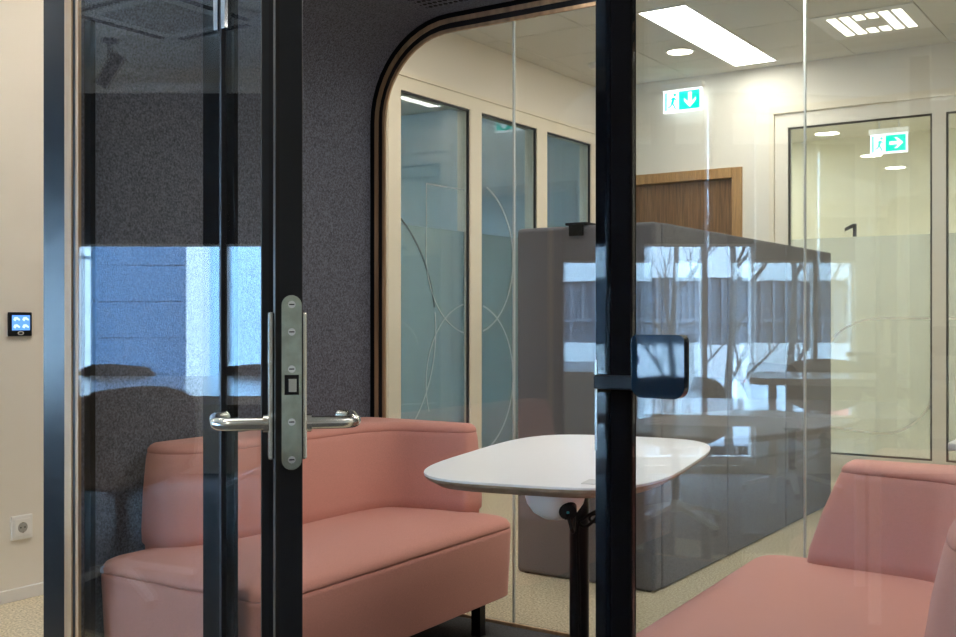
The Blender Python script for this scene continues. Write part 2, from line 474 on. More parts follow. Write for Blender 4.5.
xg, zg = on_y(849, YE), 1.725
dg = B().prism_y([(xg+.020,zg-.045),(xg+.045,zg-.045),(xg+.045,zg+.045),(xg+.018,zg+.045),(xg-.035,zg+.018),(xg-.035,zg-.006),(xg+.020,zg+.018)], YE+.020, YE+.0255)
dg.make('room_number', M_ink, w2)['label'] = 'black numeral 1 stuck on the glass'

# ------------------------------------------------------------------ ceiling lamps
def lamp_panel(x, y, lx, ly, label, m, group=None):
    t = thing('ceiling_panel_light', label, 'ceiling light', (x,y,CEIL), group=group)
    B().box(-lx/2, lx/2, -ly/2, ly/2, -.006, -.0005).make('diffuser', m, t)
    f = B(); e = .012
    f.box(-lx/2-e, -lx/2, -ly/2-e, ly/2+e, -.009, -.0005).box(lx/2, lx/2+e, -ly/2-e, ly/2+e, -.009, -.0005)
    f.box(-lx/2, lx/2, -ly/2-e, -ly/2, -.009, -.0005).box(-lx/2, lx/2, ly/2, ly/2+e, -.009, -.0005)
    f.make('frame', M_white, t)
    return t
lamp_panel(-2.588, 6.53, .29, 1.58, 'long white luminous panel in the ceiling beside the round downlight', M_lampP)
for x, y in ((-.2,-1.6), (.9,1.2), (-5.6,1.0), (-1.5,.6),  (1.4,-3.6), (2.4,2.6), (-.9,4.4), (2.4,4.6), (2.4,6.6)):  # extra panels added out of view to brighten the office and left wall
    lamp_panel(x, y, .29, 1.5, 'long luminous panel added out of view in the office ceiling for light', M_lampP, 'added ceiling panels lighting the open office')
def downlight(x, y, r, label, m, group=None):
    t = thing('round_downlight', label, 'ceiling light', (x,y,CEIL), group=group)
    B().lathe([(.001,-.005),(r,-.005),(r,-.001),(.001,-.001)], 28).make('diffuser', m, t)
    B().lathe([(r+.001,-.009),(r+.016,-.006),(r+.018,-.001),(r+.001,-.001)], 28, caps=False).make('rim', M_white, t, smooth=30)
downlight(-2.90, 6.73, .085, 'round warm downlight in the ceiling above the exit sign with the down arrow', M_lampW)
for x, y in ((-3.0,4.56), (-3.0,2.86), (-3.0,1.73)):
    downlight(x, y, .12, 'round warm downlight in the ceiling strip between the cream wall and the booth', M_lampD, 'downlights along the cream wall')
for x in (-3.0, -1.3, .4):  # hidden panels added to light the corridor evenly
    lamp_panel(x, 8.75, 1.2, .3, 'unseen luminous panel added to light the corridor behind the glazing', M_lampQ, 'added corridor ceiling panels')
for x, y in ((-3.7,8.4), (-3.7,10.2), (-.6,8.6), (.8,8.6), (.8,10.2), (-.6,10.2)):  # unseen downlights added to make the corridor brighter
    downlight(x, y, .12, 'unseen round downlight added to brighten the corridor', M_lampC, 'added corridor downlights')
for x, y in ((-6.2,4.4),):
    downlight(x, y, .10, 'round downlight in the ceiling of the meeting room', M_lampP)
t = thing('grid_ceiling_light', 'square ceiling light with a grid of small glowing cells', 'ceiling light', (-1.648,6.727,CEIL))
B().box(-.297,.297,-.297,.297,-.005,-.0005).make('housing', M_white, t)
cw_ = .45/6
for i in range(6):
    rows = [(-.225,.225)] if i in (0,1,4,5) else [(-.225,-.105), (.105,.225)]
    for a, c in rows:
        n = max(1, round((c-a)/.0562))
        for k in range(n):
            ya = a + (c-a)*k/n
            B().box(-.225+cw_*i+.011, -.225+cw_*(i+1)-.011, ya+.005, ya+(c-a)/n-.005, -.0075, -.005).make('glowing_cell', M_lampG, t)

t = thing('smoke_detector', 'small white smoke detector on the ceiling near the corner', 'smoke detector', (*[v*7.55 for v in ray(596)], CEIL))
B().lathe([(.055,-.0005),(.055,-.02),(.035,-.04),(.001,-.043)], 20).make('housing', M_white, t, smooth=40)
B().lathe([(.052,-.021),(.048,-.027),(.046,-.021)], 20, caps=False).make('slot', M_black, t)

# ------------------------------------------------------------------ exit signs
def exit_sign(x, y, z, label, arrow, drop):
    W, Hh = .30, .165
    t = thing('exit_sign', label, 'exit sign', (x, y, z))
    B().box(-W/2, W/2, -.012, .012, -Hh/2, Hh/2).make('light_plate', M_swhite, t)
    B().box(-W/2-.012, W/2+.012, -.03, .03, Hh/2, Hh/2+.045).make('housing', M_white, t, bevel=.005)
    if drop > .05:
        for xh in (-.08, .08): B().cyl(xh,0,Hh/2+.045,Hh/2+drop,.006).make('hanger', M_lgrey, t)
    yf = -.013
    def flat(poly, m, nm, dy=0): B().prism_y(poly, yf-.001-dy, yf-dy).make(nm, m, t)
    flat([(-.135,-.068),(-.122,-.068),(-.122,.068),(-.135,.068)], M_sgreen, 'green_field')
    flat([(-.025,-.068),(.138,-.068),(.138,.068),(-.025,.068)], M_sgreen, 'green_field')
    # running figure
    fig = B()
    def limb(a, c, w):
        a, c = Vector((a[0],0,a[1])), Vector((c[0],0,c[1])); d = (c-a).normalized(); n = Vector((-d.z,0,d.x))*w/2
        fig.prism_y([((a-n).x,(a-n).z),((c-n).x,(c-n).z),((c+n).x,(c+n).z),((a+n).x,(a+n).z)], yf-.001, yf)
    limb((-.078,-.012),(-.066,.028),.020); limb((-.078,-.010),(-.064,-.034),.011); limb((-.064,-.034),(-.052,-.060),.010)
    limb((-.080,-.010),(-.090,-.038),.011); limb((-.090,-.038),(-.112,-.040),.010); limb((-.066,.026),(-.046,.006),.008); limb((-.068,.026),(-.092,.014),.008)
    fig.prism_y([(-.058+.011*cos(2*pi*k/12), .047+.011*sin(2*pi*k/12)) for k in range(12)], yf-.001, yf)
    fig.make('running_figure', M_sgreen, t)
    ar = [(0,-.056),(.046,-.006),(.046,.016),(.014,-.014),(.014,.056),(-.014,.056),(-.014,-.014),(-.046,.016),(-.046,-.006)]
    if arrow == 'right': ar = [(-z_, x_) for x_, z_ in ar]
    flat([(.062+x_, z_) for x_, z_ in ar], M_swhite, 'arrow', .001)
    return t
exit_sign(-3.177, YE-.075, 2.735, 'glowing green exit sign with a down arrow above the wooden door', 'down', .0)
exit_sign(*[v*9.05 for v in ray(889)], 2.60, 'glowing green right-arrow exit sign standing in for a reflection in the corridor glazing', 'right', .237)  # built here in place of a sign mirrored in the glass

# ------------------------------------------------------------------ acoustic screen behind the booth
SX0, SX1, SY0, SY1, SZ = -2.50, -1.835, 4.01, 6.52, 1.516
t = thing('acoustic_screen', 'tall grey felt acoustic screen block standing behind the booth', 'screen', ((SX0+SX1)/2, SY0, 0))
th = .07
B().box(SX0, SX1, SY0, SY0+th, .004, SZ).make('end_panel', M_grey, t, bevel=.018, seg=3, world=True, smooth=40)
ys = [SY0+th+.003, 4.82, 5.67, SY1]
for a, c in zip(ys, ys[1:]):
    for x0, x1 in ((SX1-th, SX1), (SX0, SX0+th)):
        B().box(x0, x1, a, c-.004, .004, SZ).make('side_panel', M_grey, t, bevel=.010, seg=3, world=True, smooth=40)
B().box(SX0+th+.002, SX1-th-.002, SY1-th, SY1, .004, SZ).make('end_panel', M_grey, t, bevel=.012, seg=3, world=True, smooth=40)
for x in (SX0+.03, SX1-.05):
    for y in (SY0+.02, 4.85, 5.7, SY1-.05): B().box(x, x+.02, y, y+.02, 0, .006).make('glide', M_matte, t, world=True)
xc = on_y(578, SY0)
t = thing('screen_clip', 'small black clip hooked over the top edge of the grey felt screen', 'clip', (xc, SY0+.03, SZ))
B().box(-.055,.045,-.045,.06,.0005,.012).make('hook', M_matte, t, bevel=.003)
B().box(-.038,.030,-.046,-.032,-.045,.012).make('tongue', M_matte, t, bevel=.004)

# ------------------------------------------------------------------ the booth
booth = thing('meeting_booth', 'glass fronted meeting booth with black frame, plywood edges and charcoal felt lining', 'booth', (-1.4,(YF+YB)/2,0))
XI0, XI1, ZI0, ZI1, RI = -2.584, -.215, .045, 2.17, .30     # clear opening of the frames
def loop(off): return rrect(XI0-off, XI1+off, ZI0-min(off,.043), ZI1+off, RI+off, .05+off*.3, 12)
def loopF(off): return rrect(XI0-off, XI1+off, ZI0-min(off,.043), ZI1+.07+off, .06+off*.4, .05+off*.3, 12)
def bp(bb, name, m, **k): return bb.make(name, m, booth, world=True, **k)
bp(B().ring_y(loopF(.165), loop(.095), YF+.012, YB+.014), 'outer_shell', M_black, smooth=30)
bp(B().ring_y(loop(.0945), loop(.068), YF+.031, YB-.011), 'felt_lining', M_felt, smooth=30)
for lf, y0, y1 in ((loopF, YF-.002, YF+.012), (loop, YB-.003, YB+.014)):
    r0, r1_ = (.066, .034) if lf is loopF else (.053, .035)
    bp(B().ring_y(lf(.166), lf(r0), y0, y1), 'frame_ring', M_satin, smooth=30)
    bp(B().ring_y(lf(r0-.0005), lf(r1_), y0-.002, y0+.012), 'plywood_edge', M_ply, smooth=30)
    bp(B().ring_y(lf(r1_-.0005), lf(.013), y0+.002, y1), 'glazing_gasket', M_seal, smooth=30)
    bp(B().ring_y(lf(.0125), lf(.0), y0-.004, y0+.006), 'plywood_edge', M_ply, smooth=30)
bp(B().ring_y(loopF(.094), loop(.0685), YF+.013, YF+.03), 'corner_filler', M_felt)
bp(B().box(XI0-.06, XI1+.06, YF+.031, YB-.012, .020, .036), 'booth_floor', M_dcarp)
def top_at(x):
    z = ZI1
    if x < XI0+RI: z = ZI1-RI+sqrt(max(0, RI*RI-(XI0+RI-x)**2))
    if x > XI1-RI: z = ZI1-RI+sqrt(max(0, RI*RI-(x-XI1+RI)**2))
    return z
def pane_poly(x0, x1, n=14, front=False):
    xs = [x0+(x1-x0)*k/n for k in range(n+1)]
    return [(x0,ZI0+.004),(x1,ZI0+.004)] + [(x,(ZI1+.05 if front else top_at(x)-.002)) for x in reversed(xs)]
GT = .010
XS1, XS2 = on_y(514, YB), on_y(805, YB)
for x0, x1 in ((XI0+.001, XS1-.003), (XS1+.003, XS2-.003), (XS2+.003, XI1-.001)):
    bp(B().prism_y(pane_poly(x0, x1), YB-GT/2, YB+GT/2), 'rear_pane', M_glass)
for x in (XS1, XS2):
    bp(B().box(x-.0028, x+.0028, YB-GT/2-.0005, YB+GT/2+.0005, ZI0+.004, ZI1-.002), 'pane_joint', M_jointg)
XA, XH = on_y(224, YF), on_y(272, YF)          # joint of the side lights, hinge line
XP0, XP1 = on_y(598, YF), on_y(639, YF)        # lock post
for x0, x1, nm in ((XI0+.001, XA-.004, 'side_light_pane'), (XA+.004, XH, 'side_light_pane'), (XP1-.011, XI1-.001, 'side_light_pane')):
    bp(B().prism_y(pane_poly(x0, x1, front=True), YF-GT/2, YF+GT/2), nm, M_glass)
bp(B().box(XA-.0035, XA+.0035, YF-.012, YF+.006, ZI0, ZI1-.01), 'pane_joint', M_seal)
# black posts behind the glass
bp(B().box(on_y(207,YF+.02), on_y(238,YF+.02), YF+.007, YF+.020, ZI0, ZI1-.002), 'side_post', M_flat)
bp(B().box(XI0+.002, XI0+.030, YF+.012, YF+.028, ZI0+.02, 1.95), 'side_post', M_flat)
bp(B().box(XH-.004, XH+.030, YF-.012, YF+.02, ZI0, ZI1-.002), 'hinge_post', M_black)
lp = bp(B().box(XP0, XP0+.034, YF-.010, YF+.010, ZI0, ZI1-.002), 'lock_post', M_piano)
bp(B().box(XP0+.0345, XP1-.012, YF-.012, YF+.012, ZI0, ZI1-.002), 'lock_post', M_flat)
sp = bp(B().box(XP0-.0015, XP0+.004, YF-.0115, YF+.009, .865, 1.04), 'strike_plate', M_steel, bevel=.001)
# chrome glass fitting at the joint of the side lights
ft = bp(B().prism_y(rrect(XA-.020, XA-.006, 1.835, 2.02, .004, .004, 3), YF-.016, YF-.0055), 'glass_fitting', M_chrome, bevel=.002)
bp(B().prism_y(rrect(XA+.006, XA+.020, 1.835, 2.02, .004, .004, 3), YF-.016, YF-.0055), 'glass_fitting', M_chrome, bevel=.002)
# dark glossy box with a short bar on the fixed glass
bx0, bx1 = on_y(633,YF-.02), on_y(686,YF-.02)
lb = B().prism_y(rrect(bx0, bx1, .972, 1.090, .012, .022, 5), YF-.028, YF-.0055)
lb = bp(lb, 'dark_box', M_boxgl, bevel=.004)
bp(B().box(XP0+.002, bx0+.002, YF-.024, YF-.0125, .985, 1.012), 'dark_bar', M_satin, bevel=.003)
# ceiling details
bp(B().box(-1.60,-.60,2.99,3.14,ZI1+.062,ZI1+.0675), 'booth_fill_light', emit('booth_fill_glow', (1,.96,.90), 19.0))  # unseen glowing strip added to brighten the table and sofas
vh = B()
for i in range(16):
    for j in range(4):
        x, y = -2.33+.022*i, 2.98+.035*j
        vh.lathe([(.008,ZI1+.0665),(.008,ZI1+.0685)], 8, (x,y))
v_ = bp(vh, 'vent_perforation', M_matte); v_['kind'] = 'stuff'

# ---- the door leaf, standing open towards the viewer with its edge to it
hp = Vector((XH+.028, YF-.035, 0))
r1 = ray(289); ed = Vector((r1[0], r1[1], 0))*1.66
LW = (ed-hp).length
du = (ed-hp).normalized(); dn = Vector((du.y, -du.x, 0))       # dn points to the outer face
if dn.y > 0 and dn.x > 0: dn = -dn
if dn.x > 0: dn = -dn
MD = Matrix(((du.x, dn.x, 0, hp.x), (du.y, dn.y, 0, hp.y), (0,0,1,0), (0,0,0,1)))
TH = .042
DZ0, DZ1 = .06, 2.14
db = B()
SW = .085
db.box(0, SW, -TH/2, TH/2, DZ0, DZ1).box(LW-SW, LW, -TH/2, TH/2, DZ0, DZ1).box(SW, LW-SW, -TH/2, TH/2, DZ0, DZ0+.09).box(SW, LW-SW, -TH/2, TH/2, DZ1-.09, DZ1)
door = bp(db.map(MD), 'door', M_black, bevel=.0015)
door['label'] = 'glass door leaf in a black frame, standing open'
def dp(bb, name, m, **k): return bb.map(MD).make(name, m, door, world=True, **k)
dp(B().box(SW-.01, LW-SW+.01, -.005, .005, DZ0+.08, DZ1-.08), 'door_glass', M_glass)
dp(B().box(LW-.006, LW+.0012, .0145, .0205, DZ0, DZ1), 'edge_seal', M_matte)
# lock plate on the edge: rounded long plate
cz_ = H - (382.5-318.5)*1.66/FPX
hl, hw = .1355, .0155
pl = []
for k in range(13): a = pi*k/12; pl.append((hw*cos(a)-.004, cz_+hl-hw+hw*sin(a)))
for k in range(13): a = pi+pi*k/12; pl.append((hw*cos(a)-.004, cz_-hl+hw+hw*sin(a)))
dp(B().prism_x(pl, LW+.0003, LW+.003), 'lock_plate', M_plate)
for dz in (.121, .0785, .021, -.061, -.1195):
    c = B()
    c.prism_x([(-.004+.0058*cos(2*pi*k/14), cz_+dz+.0058*sin(2*pi*k/14)) for k in range(14)], LW+.003, LW+.0042)
    dp(c, 'plate_screw', M_chrome)
    dp(B().box(LW+.0042, LW+.0046, -.008, 0.0, cz_+dz-.0008, cz_+dz+.0008), 'screw_slot', M_black)
dp(B().box(LW+.003, LW+.0034, -.015, .007, cz_-.019, cz_+.012), 'latch_opening', M_black)
dp(B().prism_y([(LW+.003,cz_-.016),(LW+.011,cz_-.014),(LW+.011,cz_+.006),(LW+.003,cz_+.008)], -.011, .001), 'latch', M_steel)
zh = H - (424-318.5)*1.70/FPX
UH = LW-.055
for sg in (1, -1):
    y0, y1 = sorted((sg*TH/2, sg*(TH/2+.009)))
    dp(B().box(UH-.020, UH+.020, y0, y1, zh-.056, zh+.178), 'escutcheon', M_steel, bevel=.003)
    yo = sg*(TH/2+.009)
    P = []
    ro = .080
    P.append((UH, yo, zh)); P.append((UH, yo+sg*(ro-.022), zh))
    for k in range(1, 7):
        a = radians(90*k/6); P.append((UH-.022*(1-cos(a)), yo+sg*(ro-.022+.022*sin(a)), zh))
    P.append((UH-.100, yo+sg*(ro+.003), zh)); P.append((UH-.128, yo+sg*(ro-.012), zh))
    dp(B().tube(P, .0105, 14), 'lever_handle', M_steel, smooth=40)
    B_ring = B().tube([(UH, yo, zh), (UH, yo+sg*.008, zh)], .0145, 16)
    dp(B_ring, 'handle_rosette', M_steel, smooth=40)

# ------------------------------------------------------------------ sofas
def sofa(label, xw, y0, sgn, rz, L, D, ret, nar, nw, re=0.0, bd=0.0):
    """xw: wall side, y0: near end, sgn=+1 faces +x; ret: depth of the return at the far end"""
    t = thing('lounge_sofa', label, 'sofa', (xw, y0, 0), rz, 'pink booth sofas')
    X = lambda u: sgn*u
    def rl(ins, z): return [(X(u), w, z) for u, w in rrect(ins, D-ins, ins, L-ins, max(.07-ins*.5,.02), max(.07-ins*.5,.02), 8)]
    B().loft([rl(.016,.165), rl(.009,.17), rl(.004,.28), rl(0,.385), rl(.001,.396), rl(.004,.3988)]).make('base', M_pink, t, smooth=50)
    B().loft([rl(.004,.3988), rl(.001,.401), rl(.002,.412), rl(.010,.425), rl(.028,.434), rl(.07,.444), rl(.14,.453), rl(.22,.457)]).make('seat_cushion', M_pink, t, smooth=60)
    # backrest: wraps from the near end along the wall and round the far end
    nb = nar
    foot = [(.0,nw+.01),(.04,nw),(.13,nw),(.175,nw+.02),(.215,nw+.09),(.235,nw+.20),(.24,.50),(.24,L-ret-.30),(.245,L-ret-.12),(.29,L-ret-.035),(.38,L-ret-.005),
            (.47+re,L-ret+.015),(.530+re,L-ret+.03),(.548+re,L-ret+.05),(.55+re,L-.03),(.54+re,L-.004),(.50+re,L+.005),(.06,L+.005),(.0,L-.03),(.0,L-.2),(.0,.3)]
    top = []
    for u, w in foot:
        uu, ww = u, w
        if u > .1 and w < L-ret-.1: uu = u-.045
        elif w < L-.06 and u > .1: ww = w+nb; uu = u-.045*max(0, 1-(u-.245)/.2) if u < .45 else u-.022-re*.6
        elif u > .45: uu = u-.022-re*.6
        if w < nw+.03: ww = w+.02
        top.append((uu, ww))
    f = chaikin(foot, 3); g = chaikin(top, 3)
    def lp_(k, z, ins):
        p = [(a[0]*(1-k)+c[0]*k, a[1]*(1-k)+c[1]*k) for a, c in zip(f, g)]
        if ins: p = inset(p, ins)
        if z > .46: z = .46 + (z-.46)*(1-bd/.29)
        return [(X(u), w, z) for u, w in p]
    B().loft([lp_(0,.40,.012), lp_(0,.445,.010), lp_(.02,.455,.001), lp_(.1,.49,-.002), lp_(.5,.60,-.004), lp_(.9,.70,-.001), lp_(.96,.716,.001), lp_(.97,.719,.0030)]).make('backrest', M_pink, t, smooth=50)
    B().loft([lp_(.97,.719,.0030), lp_(.975,.722,.001), lp_(.985,.732,.003), lp_(1,.741,.010), lp_(1,.747,.020), lp_(1,.749,.030)]).make('backrest_top', M_pink, t, smooth=60)
    for u, w in ((.09,.10), (D-.09,.10), (.09,L-.10), (D-.085,L-.125)):
        B().box(X(u)-.018, X(u)+.018, w-.018, w+.018, .0365, .175).make('leg', M_black, t, bevel=.002)
    return t
s1 = sofa('dusty pink upholstered lounge sofa against the felt wall by the open door', -2.622, 1.912, 1, radians(1.2), 1.235, .685, .15, .03, .16)
tg = B().lathe([(.0005,0),(.011,0),(.011,.002),(.0005,.002)], 16).make('sofa_tag', mat('pale_blue_tag', (.35,.45,.70), .5), s1)
tg.rotation_euler = (radians(65),0,0); tg.location = (.045,.008,.408)
s2 = sofa('dusty pink upholstered lounge sofa seen through the fixed glass beside the dark box', -.205, 1.96, -1, radians(2.6), 1.165, .825, .215, .06, .06, .10, .022)

# ------------------------------------------------------------------ booth table
TX, TY, TRZ = -1.420, 2.605, .21
t = thing('booth_table', 'white table with rounded corners on a black pole between the pink sofas', 'table', (TX,TY,.0365), TRZ)
def sup(w, l, n=3.7, N=64):
    out = []
    for k in range(N):
        a = 2*pi*k/N; c, s_ = cos(a), sin(a)
        out.append((math.copysign(abs(c)**(2/n), c)*w/2, math.copysign(abs(s_)**(2/n), s_)*l/2))
    return out
zt_ = .74-.0365
def tl(ins, z, w=.635, l=1.085): return [(x,y,z) for x, y in inset(sup(w,l), ins)]
B().loft([tl(.001,zt_-.006), tl(0,zt_-.003), tl(.001,zt_)]).make('table_top', M_lam, t, smooth=40)
B().loft([tl(.034,zt_-.029), tl(.004,zt_-.012), tl(.001,zt_-.0062)]).make('top_edge', M_edge, t, smooth=30)
B().cyl(0,0,.012,zt_-.03,.027,24).make('pole', M_black, t, smooth=40)
B().loft([[(x,y,0) for x,y in sup(.42,.62,3)], [(x,y,.008) for x,y in sup(.42,.62,3)], [(x,y,.012) for x,y in sup(.40,.60,3)]]).make('base_plate', M_black, t)
B().box(-.20,.20,-.05,.05,zt_-.034,zt_-.0245).make('mounting_plate', M_black, t)
c_, s_ = cos(-TRZ), sin(-TRZ)
def tloc(wx_, wy_): x, y = wx_-TX, wy_-TY; return (x*c_-y*s_, x*s_+y*c_)
fx, fy = tloc(*[v*2.47 for v in ray(606)])
B().box(fx-.05,fx+.05,fy-.035,fy+.035,zt_+.0002,zt_+.0022).make('power_flap', M_lgrey, t, bevel=.001)
# white bowl with the socket under the top
wxy = [v*2.56 for v in ray(555)]
bwx, bwy = tloc(*wxy)
bo = B().lathe([(.074,zt_-.030),(.074,zt_-.038),(.067,zt_-.062),(.052,zt_-.083),(.028,zt_-.097),(.002,zt_-.100)], 28, (bwx,bwy)).make('cable_bowl', M_white, t, smooth=60)
tc = Vector((-wxy[0],-wxy[1],0)).normalized(); tc = Vector((tc.x*c_-tc.y*s_, tc.x*s_+tc.y*c_, 0))
sd = Vector((-tc.y, tc.x, 0))                        # to the viewer's right
q0 = Vector((bwx,bwy,zt_-.066)) + tc*.052 + sd*.030
so = B().tube([q0 - tc*.01 + Vector((0,0,.004)), q0 + tc*.012 - Vector((0,0,.006))], .021, 20).make('socket', M_black, t, smooth=40)
B().tube([q0 + tc*.0121 - Vector((0,0,.006)), q0 + tc*.014 - Vector((0,0,.0065))], .0035, 10).make('socket_light', mat('teal_led', (.05,.35,.33), .3), t)
pz = lambda u, d, z: tuple(sd*u + tc*d + Vector((0,0,z)))
cab = [tuple(q0 + tc*.012 - Vector((0,0,.012))), tuple(q0 + tc*.02 + sd*.012 - Vector((0,0,.05))), pz(-.012,.036,zt_-.15), pz(.0,.038,zt_-.18), pz(.020,.040,zt_-.185), pz(.045,.025,zt_-.165), pz(.05,.0,zt_-.15), pz(.04,.03,zt_-.148), pz(.012,.040,zt_-.165), pz(-.005,.036,zt_-.2), pz(0,.034,zt_-.4), pz(0,.034,.02)]
def smooth_path(P, n=6):
    P = [Vector(p) for p in P]; out = []
    for i in range(len(P)-1):
        p0, p1, p2, p3 = P[max(i-1,0)], P[i], P[i+1], P[min(i+2,len(P)-1)]
        for k in range(n):
            u = k/n
            out.append(.5*((2*p1)+(-p0+p2)*u+(2*p0-5*p1+4*p2-p3)*u*u+(-p0+3*p1-3*p2+p3)*u**3))
    return out + [P[-1]]
B().tube(smooth_path(cab), .0042, 8).make('cable', M_matte, t, smooth=60)
lo = []
for k in range(40):
    a = 2*pi*k/20; lo.append(pz(.044+.017*cos(a), .028+.006*sin(a)+.004*(k/40), zt_-.165+.012*sin(a)))
B().tube(lo, .0035, 8).make('cable_coil', M_matte, t, smooth=60)

# ------------------------------------------------------------------ wall fittings
t = thing('control_panel', 'small black touch panel with a blue screen on the cream wall', 'control panel', (XW, 2.511, 1.097))
B().box(0,.013,-.050,.050,-.047,.048).make('housing', M_black, t, bevel=.003)
B().box(.013,.0136,-.038,.040,-.024,.036).make('screen', M_screen, t)
for y in (-.036, .003):
    for z in (-.021, .008):
        B().prism_x([(y+a, z+c) for a, c in ((.003,.010),(.012,.004),(.017,.012),(.030,.006),(.033,.012),(.020,.021),(.008,.020))], .0136, .0140).make('screen_icon', M_screen2, t)
B().prism_x([(.014*cos(2*pi*k/20), -.035+.008*sin(2*pi*k/20)) for k in range(20)], .013, .0137).make('home_button', M_lgrey, t)
B().prism_x([(.009*cos(2*pi*k/20), -.035+.004*sin(2*pi*k/20)) for k in range(20)], .0137, .0140).make('button_center', M_black, t)
t = thing('power_socket', 'white square power socket low on the cream wall', 'socket', (XW, 2.520, .288))
B().box(0,.010,-.046,.046,-.048,.048).make('cover_frame', M_white, t, bevel=.003)
B().box(.010,.013,-.034,.034,-.034,.034).make('insert', M_white, t, bevel=.002)
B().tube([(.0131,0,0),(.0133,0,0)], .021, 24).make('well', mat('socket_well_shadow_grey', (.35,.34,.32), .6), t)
for y in (-.009,.009): B().tube([(.0133,y,0),(.0137,y,0)], .003, 10).make('pin_hole', M_black, t)
for z in (-.021,.018): B().box(.0131,.017,-.003,.003,z,z+.003).make('earth_clip', M_steel, t)

# ------------------------------------------------------------------ side table beyond the rear glass
x0 = -.640
t = thing('side_table', 'white tabletop corner of a table standing beyond the rear glass', 'table', (-.2,3.95,0))
B().box(x0,.30,3.52,4.40,.715,.74).make('table_top', M_lam, t, bevel=.004, world=True)
B().box(x0+.04,.26,3.56,4.36,.675,.715).make('apron', M_white, t, world=True)
for x in (x0+.05, .22):
    for y in (3.57, 4.33): B().box(x,x+.03,y,y+.03,0,.675).make('leg', M_lgrey, t, world=True)

# ------------------------------------------------------------------ office furniture mirrored in the glass
def make_chair():
    t = thing('shell_chair', 'taupe felt shell chair on a pale four-star base', 'chair', (0,0,0), 0)
    prof = [(-.235,.455,.20),(-.19,.445,.235),(-.05,.435,.25),(.10,.435,.255),(.19,.46,.26),(.235,.54,.265),(.255,.64,.266),(.275,.74,.258),(.288,.805,.240),(.291,.828,.212)]
    N = 12; vs_, fs_ = [], []
    for i, (y, z, w) in enumerate(prof):
        for k in range(N+1):
            v = -1+2*k/N
            up = .07*abs(v)**2.5 if i < 5 else .02*v*v*(-1 if i > 7 else 1)
            fwd = .12*abs(v)**2.2 if i >= 4 else .0
            vs_.append((w*v, y-fwd, z+up))
    for i in range(len(prof)-1):
        for k in range(N):
            a = i*(N+1)+k; fs_.append((a,a+1,a+N+2,a+N+1))
    o = B().add(vs_, fs_).make('shell', M_shell, t, smooth=80)
    m = o.modifiers.new('thickness','SOLIDIFY'); m.thickness = .022; m.offset = -1
    B().lathe([(.055,.425),(.05,.40),(.022,.395),(.022,.14)], 16).make('column', M_black, t, smooth=40)
    B().cyl(0,0,.085,.15,.033,16).make('hub', M_lgrey, t)
    for k in range(4):
        a = radians(45+90*k); d = Vector((cos(a),sin(a),0)); n = Vector((-sin(a),cos(a),0))
        B().loft([[tuple(d*r+n*s1_*w+Vector((0,0,z+s2_*.012))) for s1_, s2_ in ((-1,-1),(1,-1),(1,1),(-1,1))] for r, w, z in ((.02,.022,.125),(.31,.014,.045))]).make('leg', M_lgrey, t)
        B().cyl(d.x*.30,d.y*.30,0,.036,.017,12).make('caster', M_black, t)
    return t
ch = make_chair()
WA = math.atan2(-.559,.829)          # heading of the window wall
def face(px, Z, dirn, label, first=False, group=None):
    c = ch if first else copy_tree(ch)
    x, y = seen_in_front_glass(px, Z)
    c.location = (x, y, 0); c.rotation_euler = (0,0,WA + dirn)
    tag(c, label, None, group); return c
# local -y is the sitting direction; the window wall lies at local -y of WA
face(122, 4.35, pi+.1, 'taupe felt shell chair with its back to the booth at the long white table', True)
face(128, 7.1, 0.1, 'taupe felt shell chair between the long white table and the windows', group=None)
face(262, 7.1, -.1, 'taupe felt shell chair between the long white table and the windows')
for c_i in [o for o in bpy.data.objects if o.get('label') == 'taupe felt shell chair between the long white table and the windows']: c_i['group'] = 'chairs on the window side of the long table'
face(676, 5.75, .25, 'taupe felt shell chair drawn up to the small white table')
face(792, 6.9, pi-.6, 'taupe felt shell chair turned sideways near the windows')
ch_list = None
def office_table(px, Z, w, l, label, dr=0):
    x, y = seen_in_front_glass(px, Z)
    t = thing('office_table', label, 'table', (x,y,0), WA+dr)
    B().loft([[(a,c_,.725) for a,c_ in rrect(-w/2,w/2,-l/2,l/2,.12,.12,8)],[(a,c_,.765) for a,c_ in rrect(-w/2,w/2,-l/2,l/2,.12,.12,8)]]).make('table_top', M_lam2, t)
    for s_x in (-1,1):
        for s_y in (-1,1):
            B().box(s_x*(w/2-.14)-.02,s_x*(w/2-.14)+.02,s_y*(l/2-.14)-.02,s_y*(l/2-.14)+.02,0,.725).make('leg', M_lgrey, t)
    return t
office_table(170, 5.75, 2.7, 1.7, 'long white office table by the daylight windows')
office_table(708, 4.35, 1.5, .85, 'small white office table away from the windows', .25)

# ceiling cassette and spotlight mirrored in the left glass
x, y = seen_in_front_glass(165, 6.3)
t = thing('ceiling_cassette', 'square white air conditioning cassette in the office ceiling', 'air conditioner', (x,y,CEIL))
B().box(-.46,.46,-.46,.46,-.03,-.0005).make('panel', M_white, t, bevel=.012)
B().box(-.26,.26,-.26,.26,-.036,-.031).make('intake_grille', mat('grille_grey', (.42,.41,.39), .6), t)
for k in range(4):
    s = B().box(-.30,.30,-.40,-.35,-.034,-.0305).map(Matrix.Rotation(k*pi/2,4,'Z')).make('outlet_slot', M_black, t)
x, y = seen_in_front_glass(110, 6.9)
t = thing('spotlight', 'black tilted cylinder spotlight hanging from the office ceiling', 'spotlight', (x,y,CEIL))
B().cyl(0,0,-.02,-.0005,.05).make('mount', M_black, t)
B().cyl(0,0,-.12,-.02,.01).make('stem', M_black, t)
B().tube([(.05,-.034,-.10),(-.05,.034,-.30)], .042, 18).make('cylinder', M_black, t, smooth=40)

